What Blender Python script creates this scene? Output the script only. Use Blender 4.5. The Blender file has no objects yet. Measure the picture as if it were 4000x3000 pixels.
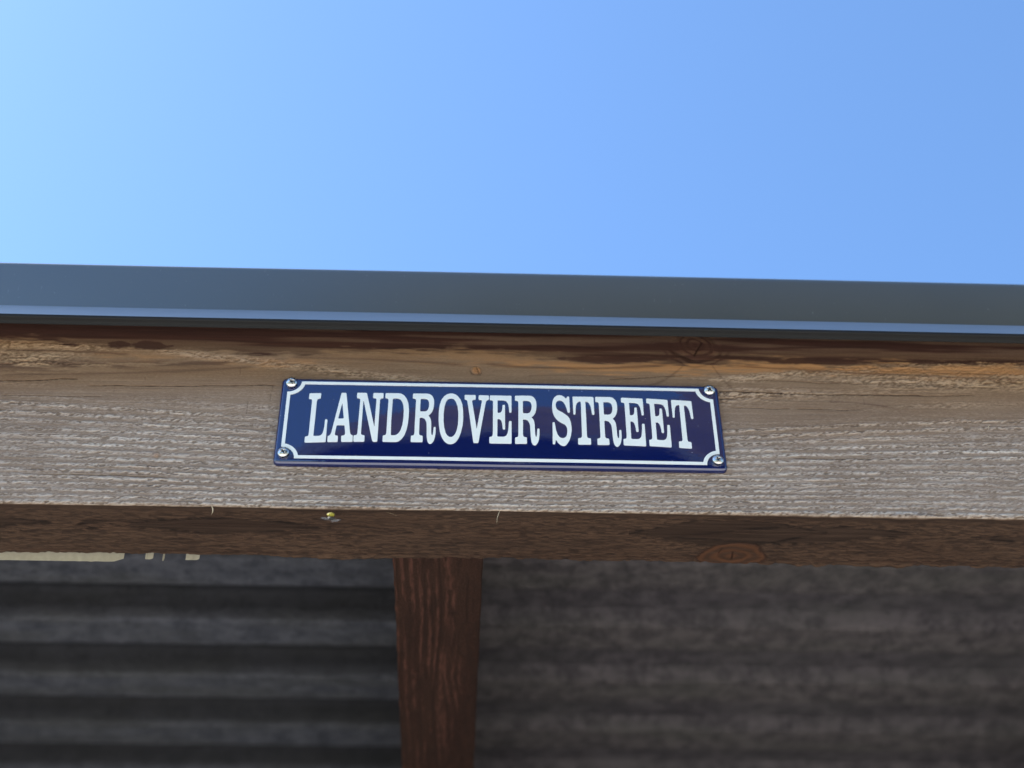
import bpy, math, random
import numpy as np
from mathutils import Vector, Matrix
from mathutils import geometry as mgeo

C = bpy.context.scene
R = math.radians
Z0 = 2.192                     # height of the sign's centre above the ground

# ---------------------------------------------------------------- camera
cam_d = bpy.data.cameras.new('camera')
cam = bpy.data.objects.new('camera', cam_d)
C.collection.objects.link(cam)
Rm = ((0.999191826908873, -0.018530458603003234, -0.03566952680469979),
      (-0.03931963217264295, -0.6348533058660109, -0.7716315484457625),
      (-0.008346230545394464, 0.772410449265777, -0.6350688453236575))
m4 = Matrix(Rm).to_4x4()
m4.translation = Vector((-0.0383, -1.0485, -0.8127 + Z0))
cam.matrix_world = m4
cam_d.sensor_width = 36.0
cam_d.lens = 51.892
cam_d.clip_start = 0.02
cam_d.clip_end = 4000
cam_d.dof.use_dof = True
cam_d.dof.focus_distance = 1.30
cam_d.dof.aperture_fstop = 3.0
cam_d.dof.aperture_blades = 0
C.camera = cam

# ---------------------------------------------------------------- sky, sun, exposure
SUN_EL, SUN_AZ = 50.0, -84.0          # azimuth measured clockwise from +Y (the way the camera looks)
w = bpy.data.worlds.new('World'); C.world = w; w.use_nodes = True
nt = w.node_tree; nt.nodes.clear()
sky = nt.nodes.new('ShaderNodeTexSky'); sky.sky_type = 'NISHITA'; sky.sun_disc = False
sky.sun_elevation = R(SUN_EL); sky.sun_rotation = R(SUN_AZ)
sky.altitude = 0; sky.air_density = 1.0; sky.dust_density = 0.75; sky.ozone_density = 2.5
bg = nt.nodes.new('ShaderNodeBackground'); bg.inputs['Strength'].default_value = 0.065
out = nt.nodes.new('ShaderNodeOutputWorld')
wb = nt.nodes.new('ShaderNodeMix'); wb.data_type = 'RGBA'; wb.blend_type = 'MULTIPLY'; wb.inputs[0].default_value = 1
wb.inputs[7].default_value = (0.87, 1.09, 1.25, 1)          # the phone's cool white balance
nt.links.new(sky.outputs[0], wb.inputs[6]); nt.links.new(wb.outputs[2], bg.inputs[0]); nt.links.new(bg.outputs[0], out.inputs[0])
sl = bpy.data.lights.new('sun', 'SUN'); sl.energy = 5.0; sl.angle = R(0.5); sl.color = (1.0, 0.95, 0.88)
sun = bpy.data.objects.new('sun', sl); C.collection.objects.link(sun)
sdir = Vector((math.sin(R(SUN_AZ)) * math.cos(R(SUN_EL)), math.cos(R(SUN_AZ)) * math.cos(R(SUN_EL)), math.sin(R(SUN_EL))))
sun.rotation_euler = sdir.to_track_quat('Z', 'Y').to_euler()
sun.location = (0, 0, 12)
C.view_settings.view_transform = 'Standard'
C.view_settings.look = 'None'
C.view_settings.exposure = 2.02
C.view_settings.gamma = 1.0
C.view_settings.use_curve_mapping = False
C.render.engine = 'CYCLES'

# ---------------------------------------------------------------- helpers
def link(o, parent=None):
    C.collection.objects.link(o)
    if parent is not None: o.parent = parent
    return o
def tag(o, label=None, cat=None, group=None, kind=None):
    if label: o['label'] = label
    if cat: o['category'] = cat
    if group: o['group'] = group
    if kind: o['kind'] = kind
    return o
def empty(name, loc=(0, 0, 0)):
    o = bpy.data.objects.new(name, None); o.location = loc; o.empty_display_size = .1
    return link(o)
def mesh_obj(name, verts, faces, mat, parent=None, smooth=False, loc=(0, 0, 0)):
    me = bpy.data.meshes.new(name)
    me.from_pydata([tuple(v) for v in verts], [], [tuple(f) for f in faces])
    me.materials.append(mat)
    if smooth: me.polygons.foreach_set('use_smooth', [True] * len(me.polygons))
    me.update()
    o = bpy.data.objects.new(name, me); o.location = loc
    return link(o, parent)
def fix_normals(o):
    import bmesh
    bm = bmesh.new(); bm.from_mesh(o.data)
    bmesh.ops.recalc_face_normals(bm, faces=bm.faces); bm.to_mesh(o.data); bm.free()
    return o
def grid_obj(name, P, mat, parent=None, attrs=None, smooth=True, loc=(0, 0, 0), flip=False):
    """P: array (rows, cols, 3) -> one quad sheet, built with numpy"""
    nr, nc = P.shape[:2]
    me = bpy.data.meshes.new(name)
    me.vertices.add(nr * nc); me.vertices.foreach_set('co', P.reshape(-1).astype(np.float32))
    i = np.arange(nr - 1)[:, None] * nc + np.arange(nc - 1)[None, :]
    q = np.stack([i, i + 1, i + nc + 1, i + nc], -1)
    if flip: q = q[..., ::-1]
    q = q.reshape(-1).astype(np.int32); nf = len(q) // 4
    me.loops.add(nf * 4); me.loops.foreach_set('vertex_index', q)
    me.polygons.add(nf)
    me.polygons.foreach_set('loop_start', np.arange(0, nf * 4, 4, dtype=np.int32))
    me.polygons.foreach_set('loop_total', np.full(nf, 4, dtype=np.int32))
    me.materials.append(mat)
    me.update(calc_edges=True)
    me.polygons.foreach_set('use_smooth', np.full(nf, smooth))
    for k, a in (attrs or {}).items():
        at = me.attributes.new(k, 'FLOAT', 'POINT'); at.data.foreach_set('value', a.reshape(-1).astype(np.float32))
    me.validate()
    o = bpy.data.objects.new(name, me); o.location = loc
    return link(o, parent)
def box(name, lo, hi, mat, parent=None, bev=0.0):
    import bmesh
    bm = bmesh.new(); bmesh.ops.create_cube(bm, size=1)
    c = [(a + b) / 2 for a, b in zip(lo, hi)]; s = [b - a for a, b in zip(lo, hi)]
    for v in bm.verts: v.co = Vector([c[k] + v.co[k] * s[k] for k in range(3)])
    if bev: bmesh.ops.bevel(bm, geom=list(bm.edges), offset=bev, segments=2, affect='EDGES', profile=.6)
    me = bpy.data.meshes.new(name); bm.to_mesh(me); bm.free(); me.materials.append(mat)
    return link(bpy.data.objects.new(name, me), parent)

# numpy noise -----------------------------------------------------------
def _h(ix, iy, seed):
    n = (ix.astype(np.int64) * 374761393 + iy.astype(np.int64) * 668265263 + seed * 974634777) & 0xffffffff
    n = ((n ^ (n >> 13)) * 1274126177) & 0xffffffff
    n = (n ^ (n >> 16)) & 0xffffff
    return n / float(0xffffff)
def vn(x, y, seed=0):
    x = np.asarray(x, float); y = np.asarray(y, float); x, y = np.broadcast_arrays(x, y)
    ix = np.floor(x); iy = np.floor(y); fx = x - ix; fy = y - iy
    fx = fx * fx * (3 - 2 * fx); fy = fy * fy * (3 - 2 * fy)
    a = _h(ix, iy, seed); b = _h(ix + 1, iy, seed); c = _h(ix, iy + 1, seed); d = _h(ix + 1, iy + 1, seed)
    return (a + (b - a) * fx) * (1 - fy) + (c + (d - c) * fx) * fy
def fbm(x, y, o=3, seed=0):
    s = 0; a = .5; t = 0
    for k in range(o):
        s = s + a * vn(x * 2 ** k, y * 2 ** k, seed + k * 17); t += a; a *= .55
    return s / t
def sst(a, b, x):
    t = np.clip((x - a) / (b - a), 0, 1); return t * t * (3 - 2 * t)
def gau(x, s): return np.exp(-(x / s) ** 2)

# node helper -----------------------------------------------------------
class NT:
    def __init__(s, name):
        s.m = bpy.data.materials.new(name); s.m.use_nodes = True; s.t = s.m.node_tree
        s.b = s.t.nodes['Principled BSDF']
    def n(s, typ, **kw):
        x = s.t.nodes.new('ShaderNode' + typ)
        for k, v in kw.items():
            if k in x.inputs.keys(): pass
            setattr(x, k, v)
        return x
    def l(s, a, b): s.t.links.new(a, b)
    def attr(s, name): return s.n('Attribute', attribute_name=name).outputs['Fac']
    def coord(s, scale=(1, 1, 1), rot=(0, 0, 0)):
        tc = s.n('TexCoord'); mp = s.n('Mapping'); mp.inputs['Scale'].default_value = scale
        mp.inputs['Rotation'].default_value = rot
        s.l(tc.outputs['Object'], mp.inputs[0]); return mp.outputs[0]
    def noise(s, vec, scale, detail=4, rough=.55, dist=0):
        x = s.n('TexNoise'); s.l(vec, x.inputs['Vector'])
        x.inputs['Scale'].default_value = scale; x.inputs['Detail'].default_value = detail
        x.inputs['Roughness'].default_value = rough; x.inputs['Distortion'].default_value = dist
        return x.outputs['Fac']
    def rng(s, v, a, b, c=0., d=1.):
        x = s.n('MapRange'); s.l(v, x.inputs[0])
        for i, q in enumerate((a, b, c, d)): x.inputs[i + 1].default_value = q
        return x.outputs[0]
    def mix(s, f, a, b, mode='MIX'):
        x = s.n('Mix', data_type='RGBA', blend_type=mode)
        for inp, q in ((x.inputs[0], f), (x.inputs[6], a), (x.inputs[7], b)):
            if isinstance(q, (int, float)): inp.default_value = q
            elif isinstance(q, tuple): inp.default_value = (*q, 1)
            else: s.l(q, inp)
        return x.outputs[2]
    def math(s, op, a, b=0.):
        x = s.n('Math', operation=op)
        for i, q in enumerate((a, b)):
            if isinstance(q, (int, float)): x.inputs[i].default_value = q
            else: s.l(q, x.inputs[i])
        return x.outputs[0]
    def bump(s, h, dist, strength=1.0, prev=None):
        x = s.n('Bump'); s.l(h, x.inputs['Height']); x.inputs['Distance'].default_value = dist
        x.inputs['Strength'].default_value = strength
        if prev is not None: s.l(prev, x.inputs['Normal'])
        s.l(x.outputs[0], s.b.inputs['Normal']); return x.outputs[0]
    def col(s, c):
        if isinstance(c, tuple): s.b.inputs['Base Color'].default_value = (*c, 1)
        else: s.l(c, s.b.inputs['Base Color'])
    def set(s, **kw):
        for k, v in kw.items(): s.b.inputs[k.replace('_', ' ')].default_value = v
def plain(name, col, rough=.6, metal=0., noise=.12, nscale=40, bump=0.):
    t = NT(name); f = t.noise(t.coord(), nscale)
    t.col(t.mix(t.rng(f, .3, .7), tuple(c * (1 - noise) for c in col), tuple(min(1, c * (1 + noise)) for c in col)))
    t.set(Roughness=rough, Metallic=metal)
    if bump: t.bump(f, bump)
    return t.m

LETTERS=[[[(-173.32,29.24),(-162.65,29.62),(-162.83,23.65),(-164.89,23.22),(-165.82,22.0),(-166.04,19.16),(-166.27,-19.29),(-161.27,-19.09),(-159.49,-18.27),(-158.27,-16.16),(-157.5,-11.93),(-157.21,-6.52),(-157.23,-0.66),(-155.07,-0.65),(-154.95,-25.47),(-173.47,-26.29),(-173.57,-20.05),(-171.46,-19.65),(-170.62,-18.76),(-170.41,-15.5),(-170.4,20.74),(-170.75,22.35),(-171.56,22.83),(-173.38,22.94)]],[[(-144.44,30.37),(-140.15,30.27),(-134.13,-15.15),(-133.39,-17.24),(-132.59,-17.87),(-131.58,-18.24),(-131.25,-24.94),(-141.52,-25.08),(-141.72,-18.74),(-139.74,-18.45),(-138.72,-17.68),(-138.4,-15.96),(-139.56,-6.75),(-146.48,-6.81),(-147.5,-16.44),(-147.26,-18.15),(-146.01,-18.52),(-144.59,-18.77),(-144.41,-25.26),(-153.49,-25.37),(-153.56,-19.09),(-152.13,-18.58),(-151.15,-17.24),(-150.57,-14.56)],[(-143.03,18.79),(-140.63,0.42),(-145.63,0.29)]],[[(-130.42,30.58),(-121.7,30.55),(-113.21,-7.93),(-112.96,-7.93),(-112.66,22.24),(-112.82,23.68),(-113.56,24.62),(-115.88,24.75),(-115.81,30.57),(-106.53,30.64),(-106.56,24.73),(-108.39,24.45),(-109.19,23.53),(-109.4,21.47),(-109.63,-24.57),(-113.22,-24.77),(-114.26,-23.59),(-123.78,20.04),(-123.97,20.77),(-124.35,20.77),(-124.43,-15.42),(-124.29,-16.75),(-123.38,-17.69),(-121.16,-18.04),(-120.98,-24.73),(-130.68,-24.86),(-130.83,-18.16),(-128.73,-17.9),(-127.77,-16.98),(-127.57,-15.08),(-127.21,21.63),(-127.39,23.27),(-128.23,24.24),(-130.38,24.54)]],[[(-104.83,30.59),(-92.84,30.68),(-90.31,30.09),(-87.72,28.04),(-85.37,23.91),(-83.76,18.58),(-82.97,11.29),(-82.9,3.32),(-83.39,-4.52),(-84.37,-11.47),(-86.0,-17.18),(-88.29,-21.35),(-90.94,-24.0),(-93.06,-24.63),(-105.04,-24.66),(-105.05,-17.91),(-103.16,-17.62),(-102.28,-16.66),(-102.08,-14.38),(-101.86,21.99),(-102.09,23.64),(-102.92,24.62),(-104.81,24.92)],[(-97.66,24.62),(-93.85,24.77),(-91.31,23.81),(-89.47,20.95),(-88.21,16.47),(-87.6,10.42),(-87.62,1.28),(-88.26,-6.14),(-89.58,-11.92),(-91.29,-15.37),(-93.36,-17.29),(-95.79,-17.7),(-98.01,-17.58),(-98.31,-2.0),(-97.98,22.47)]],[[(-79.94,30.54),(-66.58,30.63),(-64.04,29.75),(-62.09,27.27),(-61.01,23.94),(-60.65,19.81),(-60.97,14.08),(-61.96,10.02),(-63.44,7.2),(-65.61,4.85),(-64.11,3.02),(-63.1,0.08),(-62.66,-3.43),(-62.43,-14.55),(-62.04,-16.62),(-61.5,-17.25),(-61.03,-16.6),(-60.69,-13.0),(-60.32,-7.95),(-58.53,-8.0),(-58.55,-14.86),(-59.05,-19.39),(-60.03,-23.13),(-61.5,-25.56),(-63.16,-26.36),(-64.72,-25.43),(-65.71,-22.85),(-66.28,-18.76),(-66.78,-4.27),(-67.4,-1.16),(-68.87,1.56),(-70.76,2.63),(-73.05,2.6),(-73.16,-14.72),(-72.95,-16.61),(-71.84,-17.53),(-69.84,-17.76),(-69.7,-24.41),(-80.29,-24.5),(-80.21,-17.93),(-78.29,-17.63),(-77.4,-16.49),(-77.27,-14.03),(-76.99,22.4),(-77.2,23.85),(-78.17,24.71),(-80.05,24.92)],[(-72.94,24.72),(-68.93,24.79),(-66.87,24.04),(-65.66,22.19),(-65.08,19.32),(-65.15,15.22),(-65.9,11.97),(-66.94,10.14),(-68.79,9.31),(-73.02,9.44)]],[[(-44.9,31.43),(-42.05,30.64),(-39.18,27.95),(-36.93,24.01),(-35.29,18.66),(-34.52,12.15),(-34.21,2.17),(-34.67,-5.65),(-36.1,-13.71),(-38.16,-20.14),(-40.85,-24.46),(-43.28,-25.87),(-45.41,-26.27),(-47.88,-25.69),(-50.68,-23.34),(-52.92,-19.28),(-54.74,-13.28),(-55.73,-6.41),(-56.23,1.77),(-56.2,9.72),(-55.58,17.03),(-54.16,23.24),(-52.05,27.47),(-49.28,30.27),(-47.09,31.17)],[(-44.99,25.73),(-42.9,24.72),(-40.96,21.43),(-39.64,16.52),(-38.79,10.05),(-38.62,2.09),(-38.93,-5.73),(-39.83,-11.5),(-41.3,-15.7),(-43.41,-18.37),(-45.55,-18.97),(-47.73,-17.69),(-49.64,-14.33),(-50.99,-8.64),(-51.68,-2.07),(-51.8,7.8),(-51.19,15.89),(-50.04,21.25),(-48.23,24.61),(-46.68,25.56)]],[[(-33.25,29.87),(-23.27,29.86),(-23.24,24.62),(-25.52,24.39),(-26.47,23.08),(-26.25,20.35),(-22.19,-9.11),(-21.98,-9.1),(-17.63,22.36),(-17.74,23.96),(-18.61,24.54),(-20.61,24.59),(-20.54,29.78),(-11.21,29.77),(-11.28,24.71),(-12.91,24.08),(-13.84,22.45),(-14.28,20.16),(-20.45,-24.5),(-24.7,-24.5),(-25.11,-23.45),(-30.56,21.17),(-31.21,23.67),(-32.08,24.43),(-33.19,24.54)]],[[(-10.38,29.79),(9.18,29.71),(9.06,10.01),(7.03,9.97),(6.73,15.67),(5.91,20.63),(4.55,23.34),(2.48,24.3),(-3.47,24.44),(-3.52,9.1),(-1.73,9.06),(-0.36,9.93),(0.51,11.95),(0.87,15.08),(1.06,18.61),(3.2,18.52),(3.19,-8.79),(2.91,-9.3),(1.01,-9.26),(0.79,-4.6),(0.22,-0.76),(-0.73,1.38),(-2.1,2.3),(-3.6,2.27),(-3.83,-17.62),(2.27,-17.57),(4.31,-16.29),(5.51,-13.36),(6.22,-7.88),(6.72,-0.01),(8.97,-0.04),(8.87,-24.6),(-10.86,-24.6),(-10.88,-18.05),(-9.08,-17.81),(-8.07,-16.76),(-7.73,-14.05),(-7.55,21.68),(-7.72,23.51),(-8.59,24.31),(-10.59,24.45)]],[[(12.41,29.95),(25.83,30.3),(28.37,29.48),(30.31,27.04),(31.39,23.76),(31.72,19.66),(31.37,13.96),(30.37,9.91),(28.87,7.08),(26.68,4.7),(28.2,2.92),(29.2,0.03),(29.64,-3.44),(29.87,-14.46),(30.27,-16.5),(30.81,-17.11),(31.29,-16.46),(31.62,-12.89),(31.99,-7.88),(33.79,-7.89),(33.77,-14.69),(33.27,-19.18),(32.3,-22.91),(30.83,-25.34),(29.16,-26.16),(27.6,-25.27),(26.59,-22.74),(26.01,-18.69),(25.5,-4.36),(24.88,-1.3),(23.41,1.37),(21.51,2.4),(19.21,2.31),(19.09,-14.83),(19.31,-16.69),(20.42,-17.59),(22.43,-17.78),(22.58,-24.34),(11.95,-24.62),(12.02,-18.13),(13.95,-17.8),(14.83,-16.66),(14.96,-14.22),(15.32,21.9),(15.12,23.34),(14.15,24.17),(12.26,24.35)],[(19.41,24.29),(23.44,24.44),(25.5,23.74),(26.71,21.93),(27.27,19.08),(27.18,15.01),(26.41,11.76),(25.36,9.92),(23.51,9.06),(19.26,9.1)]],[[(53.32,31.72),(55.21,31.22),(57.06,29.78),(58.81,27.38),(59.76,30.07),(61.66,30.29),(61.72,11.35),(59.74,11.29),(59.07,14.68),(57.97,19.57),(56.52,23.26),(54.69,25.21),(52.81,25.66),(50.9,24.98),(49.75,23.48),(49.13,20.56),(49.17,17.68),(49.97,14.83),(51.49,13.25),(55.18,10.92),(58.84,7.81),(60.93,4.68),(62.03,0.36),(62.64,-4.7),(62.58,-9.34),(61.85,-14.7),(60.46,-19.64),(58.5,-23.42),(56.58,-25.69),(55.03,-26.17),(52.89,-25.59),(50.48,-23.24),(49.3,-21.41),(48.18,-19.19),(47.55,-23.68),(47.22,-24.36),(45.31,-24.4),(45.73,-0.47),(47.6,-0.35),(48.05,-3.54),(48.68,-9.32),(49.8,-13.87),(51.58,-16.85),(53.4,-17.86),(55.26,-17.82),(57.15,-16.53),(58.31,-14.03),(58.72,-10.59),(58.69,-6.75),(57.84,-4.05),(56.34,-2.15),(52.97,-0.28),(49.93,2.59),(47.83,5.91),(46.52,9.47),(45.86,13.91),(45.74,18.81),(46.29,23.8),(47.51,27.82),(49.49,30.42),(51.42,31.45)]],[[(64.73,30.3),(83.69,30.43),(83.82,9.43),(81.72,9.49),(81.43,12.1),(80.91,18.19),(79.97,21.87),(78.5,24.32),(76.16,25.08),(76.09,-15.08),(76.49,-16.78),(77.56,-17.32),(79.48,-17.34),(79.52,-24.09),(67.88,-24.23),(68.11,-17.57),(70.28,-17.32),(71.4,-16.35),(71.64,-14.82),(72.03,24.54),(71.8,24.95),(70.14,24.7),(68.66,23.19),(67.6,20.26),(67.02,15.73),(66.66,9.32),(64.78,9.34)]],[[(85.41,30.48),(98.94,30.73),(101.51,29.89),(103.48,27.46),(104.57,24.2),(104.92,20.13),(104.58,14.46),(103.57,10.42),(102.07,7.6),(99.87,5.24),(101.4,3.44),(102.43,0.54),(102.88,-2.94),(103.17,-14.02),(103.58,-16.09),(104.13,-16.71),(104.61,-16.06),(104.93,-12.46),(105.27,-7.41),(107.09,-7.43),(107.11,-14.28),(106.63,-18.81),(105.67,-22.57),(104.2,-25.02),(102.52,-25.84),(100.93,-24.92),(99.91,-22.36),(99.29,-18.27),(98.71,-3.85),(98.07,-0.77),(96.57,1.91),(94.65,2.95),(92.33,2.88),(92.29,-14.34),(92.52,-16.22),(93.64,-17.12),(95.67,-17.33),(95.87,-23.95),(85.14,-24.16),(85.16,-17.62),(87.11,-17.3),(88.0,-16.16),(88.12,-13.71),(88.35,22.46),(88.15,23.89),(87.17,24.72),(85.26,24.91)],[(92.47,24.81),(96.54,24.93),(98.62,24.22),(99.84,22.41),(100.42,19.57),(100.34,15.53),(99.57,12.29),(98.52,10.46),(96.65,9.6),(92.36,9.67)]],[[(108.93,30.26),(128.7,29.65),(128.58,10.27),(126.53,10.27),(126.22,15.92),(125.39,20.83),(124.02,23.53),(121.92,24.53),(115.91,24.81),(115.85,9.65),(117.66,9.57),(119.05,10.4),(119.93,12.38),(120.29,15.48),(120.49,18.95),(122.65,18.82),(122.67,-8.36),(122.39,-8.86),(120.46,-8.78),(120.22,-4.1),(119.64,-0.25),(118.68,1.91),(117.3,2.86),(115.77,2.86),(115.59,-17.07),(121.77,-17.17),(123.83,-15.92),(125.03,-13.0),(125.74,-7.51),(126.22,0.35),(128.51,0.27),(128.48,-24.43),(108.51,-23.93),(108.46,-17.34),(110.28,-17.14),(111.3,-16.1),(111.63,-13.39),(111.77,22.2),(111.6,24.0),(110.73,24.82),(108.7,25.01)]],[[(131.9,29.97),(151.4,28.9),(151.32,9.67),(149.29,9.72),(148.98,15.35),(148.15,20.24),(146.79,22.95),(144.73,23.99),(138.8,24.41),(138.77,9.35),(140.55,9.22),(141.92,10.02),(142.78,11.97),(143.14,15.04),(143.32,18.49),(145.46,18.31),(145.51,-8.78),(145.24,-9.28),(143.34,-9.15),(143.1,-4.47),(142.52,-0.61),(141.57,1.56),(140.2,2.54),(138.7,2.58),(138.55,-17.34),(144.64,-17.58),(146.67,-16.38),(147.85,-13.47),(148.54,-8.0),(149.01,-0.16),(151.26,-0.29),(151.26,-25.01),(131.57,-24.06),(131.51,-17.45),(133.3,-17.29),(134.31,-16.27),(134.63,-13.57),(134.72,21.91),(134.55,23.71),(133.69,24.54),(131.69,24.78)]],[[(154.58,29.13),(173.22,28.16),(173.47,7.64),(171.4,7.81),(171.1,10.4),(170.56,16.41),(169.62,20.06),(168.16,22.53),(165.85,23.4),(165.94,-16.41),(166.34,-18.14),(167.39,-18.74),(169.28,-18.87),(169.34,-25.72),(157.88,-25.21),(158.08,-18.48),(160.22,-18.35),(161.32,-17.42),(161.55,-15.9),(161.79,23.11),(161.56,23.53),(159.93,23.37),(158.48,21.99),(157.45,19.18),(156.89,14.77),(156.56,8.47),(154.71,8.6)]]]
# ================================================================ materials
def wood_front():
    t = NT('weathered_sawn_wood')
    v = t.coord()
    at = {k: t.attr(k) for k in ('fuzz', 'stroke', 'stain', 'knot', 'crack', 'warm', 'under', 'amber')}
    # soft blotches and fine fibre streaks, stretched along the grain
    blot = t.noise(t.coord((6, 20, 26)), 1.0, 4, .6)
    streak = t.noise(t.coord((8, 360, 360)), 1.0, 5, .65)
    fine = t.noise(t.coord((320, 1100, 1100), rot=(0, R(-14), 0)), 1.0, 3, .7)
    dots = t.noise(v, 900, 2, .6)
    cool_s, cool_f = (0.295, 0.226, 0.176), (0.660, 0.600, 0.550)
    warm_s, warm_f = (0.235, 0.145, 0.083), (0.500, 0.335, 0.200)
    sm = t.mix(at['warm'], cool_s, warm_s)
    fz = t.mix(at['warm'], cool_f, warm_f)
    fmask = t.math('MULTIPLY', at['fuzz'], t.rng(at['stroke'], .25, .80, .1, 1.1))
    fmask = t.math('ADD', fmask, t.rng(fine, .4, .75, -.10, .30))
    x = t.n('Clamp'); t.l(fmask, x.inputs[0]); fmask = x.outputs[0]
    c = t.mix(fmask, sm, fz)
    pit_shade = t.math('MULTIPLY', at['fuzz'], t.rng(at['stroke'], .08, .40, .58, 0.))  # crevice shade between the fibre tufts, painted into the colour
    pit_shade = t.math('ADD', pit_shade, t.math('MULTIPLY', t.rng(fine, .30, .42, .5, 0.), at['fuzz']))
    x = t.n('Clamp'); t.l(pit_shade, x.inputs[0]); pit_shade = x.outputs[0]
    c = t.mix(pit_shade, c, t.mix(at['warm'], (0.120, 0.090, 0.070), (0.150, 0.085, 0.045)))
    c = t.mix(t.rng(blot, .35, .65, 0., .42), c, t.mix(1.0, c, (0.66, 0.60, 0.56), 'MULTIPLY'))
    c = t.mix(t.rng(streak, .3, .7, 0., .62), c, t.mix(1.0, c, (0.58, 0.52, 0.48), 'MULTIPLY'))
    c = t.mix(at['amber'], c, t.mix(t.rng(streak, .3, .7), (0.30, 0.135, 0.052), (0.46, 0.235, 0.100)))
    # underside: unweathered brown, with the shade of facing down put into the colour
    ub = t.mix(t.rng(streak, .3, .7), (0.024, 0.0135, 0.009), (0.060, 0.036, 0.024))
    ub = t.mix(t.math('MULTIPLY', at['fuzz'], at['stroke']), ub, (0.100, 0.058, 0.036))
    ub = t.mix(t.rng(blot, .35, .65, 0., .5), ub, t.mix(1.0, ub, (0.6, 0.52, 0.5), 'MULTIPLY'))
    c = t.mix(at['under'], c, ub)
    # knots
    kc = t.mix(t.rng(t.noise(v, 220, 3), .35, .7), (0.19, 0.075, 0.032), (0.33, 0.155, 0.068))
    c = t.mix(at['knot'], c, t.mix(at['under'], kc, (0.085, 0.036, 0.017)))
    sc = t.mix(t.rng(streak, .3, .7), (0.024, 0.008, 0.007), (0.058, 0.021, 0.014))
    c = t.mix(at['stain'], c, t.mix(at['under'], sc, (0.009, 0.005, 0.004)))
    c = t.mix(at['crack'], c, (0.030, 0.013, 0.008))
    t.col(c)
    t.set(Roughness=.86, Specular_IOR_Level=.25)
    h = t.math('ADD', t.math('MULTIPLY', fine, t.rng(at['fuzz'], 0, 1, .35, 1.)), t.math('MULTIPLY', streak, .6))
    h = t.math('ADD', h, t.math('MULTIPLY', dots, .25))
    t.bump(h, .0011, 1.0)
    return t.m
def wood_rafter():
    t = NT('dark_red_brown_wood')
    at = {k: t.attr(k) for k in ('fuzz', 'stroke', 'stain')}
    streak = t.noise(t.coord((270, 34, 270)), 1.0, 5, .65)
    fine = t.noise(t.coord((700, 240, 700)), 1.0, 3, .7)
    big = t.noise(t.coord((20, 5, 20)), 1.0, 3, .6)
    c = t.mix(t.rng(streak, .3, .7), (0.008, 0.003, 0.002), (0.028, 0.010, 0.006))
    c = t.mix(t.rng(big, .3, .7, 0, .5), c, (0.036, 0.017, 0.010))
    c = t.mix(t.math('MULTIPLY', at['fuzz'], at['stroke']), c, (0.085, 0.034, 0.023))
    c = t.mix(t.rng(fine, .45, .75, 0, .35), c, (0.085, 0.040, 0.025))
    c = t.mix(at['stain'], c, (0.018, 0.008, 0.005))
    t.col(c); t.set(Roughness=.85, Specular_IOR_Level=.25)
    t.bump(t.math('ADD', fine, t.math('MULTIPLY', streak, .6)), .0006, .9)
    return t.m
M_wood = wood_front(); M_raft = wood_rafter()

def fascia_mat(k=1.0, name='satin_grey_coated_steel'):
    t = NT(name)
    v = t.coord()
    n1 = t.noise(t.coord((3, 3, 3)), 1.0, 3); n2 = t.noise(t.coord((30, 60, 200)), 1.0, 4)
    c = t.mix(t.rng(n1, .3, .7), (0.034, 0.037, 0.028), (0.050, 0.052, 0.040))
    if k > 1: c = t.mix(t.rng(n1, .3, .7), (0.15, 0.17, 0.205), (0.19, 0.21, 0.245))  # the lip's sky reflection put into a lighter base colour
    specks = t.noise(v, 420, 2, .5)
    c = t.mix(t.rng(specks, .73, .78, 0, .5), c, (0.32, 0.32, 0.30))
    scr = t.noise(t.coord((500, 30, 60), rot=(0, R(20), 0)), 1.0, 2)
    c = t.mix(t.rng(scr, .72, .8, 0, .35), c, (0.30, 0.31, 0.32))
    t.col(c)
    x = t.rng(n2, .3, .7, .30, .42); t.l(x, t.b.inputs['Roughness'])
    t.set(Specular_IOR_Level=.3, Coat_Weight=1.0, Coat_Roughness=.30, Coat_IOR=2.05)
    t.bump(t.noise(v, 900, 2), .00008)
    return t.m
def enamel(name, c, white=False):
    t = NT(name)
    f = t.noise(t.coord(), 60, 3)
    t.col(t.mix(t.rng(f, .3, .7), c, tuple(q * .94 for q in c)))
    if not white:
        sp = t.noise(t.coord(), 380, 1, .4); t.t.links.new(t.mix(t.rng(sp, .80, .82, 0, .7), c, (0.45, 0.45, 0.44)), t.b.inputs['Base Color'])
        dn = t.noise(t.coord((8, 8, 30)), 1.0, 4); t.l(t.rng(dn, .35, .7, .02, .10), t.b.inputs['Roughness'])
    t.set(Roughness=.15 if white else .03, Specular_IOR_Level=.5, IOR=1.5 if white else 1.9)
    t.bump(t.noise(t.coord((90, 90, 90)), 1.0, 2), .00004 if white else .00005)
    return t.m
def sheet_mat(name, a, b, seed):
    t = NT(name); rib = t.attr('rib')
    v = t.coord((34 + seed, 46, 46)); n = t.noise(v, 1.0, 5, .62); g = t.noise(t.coord(), 160, 3, .6)
    st = t.noise(t.coord((5, 30, 30)), 1.0, 3)
    c = t.mix(t.rng(n, .42, .60), a, b)
    c = t.mix(t.rng(g, .4, .7, 0, .35), c, tuple(q * 1.7 for q in b))
    c = t.mix(t.rng(st, .45, .65, 0, .35), c, (0.055, 0.055, 0.045))
    k = .16 if seed == 0 else .78                 # shade of the recessed pans put into the colour, deeper at left
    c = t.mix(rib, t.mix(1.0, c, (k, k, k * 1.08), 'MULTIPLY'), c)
    t.col(c); t.set(Roughness=.8)
    t.bump(t.math('ADD', n, g), .003)
    return t.m
M_fascia = fascia_mat()
M_blue = enamel('dark_blue_enamel', (0.0025, 0.0085, 0.074))
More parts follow.
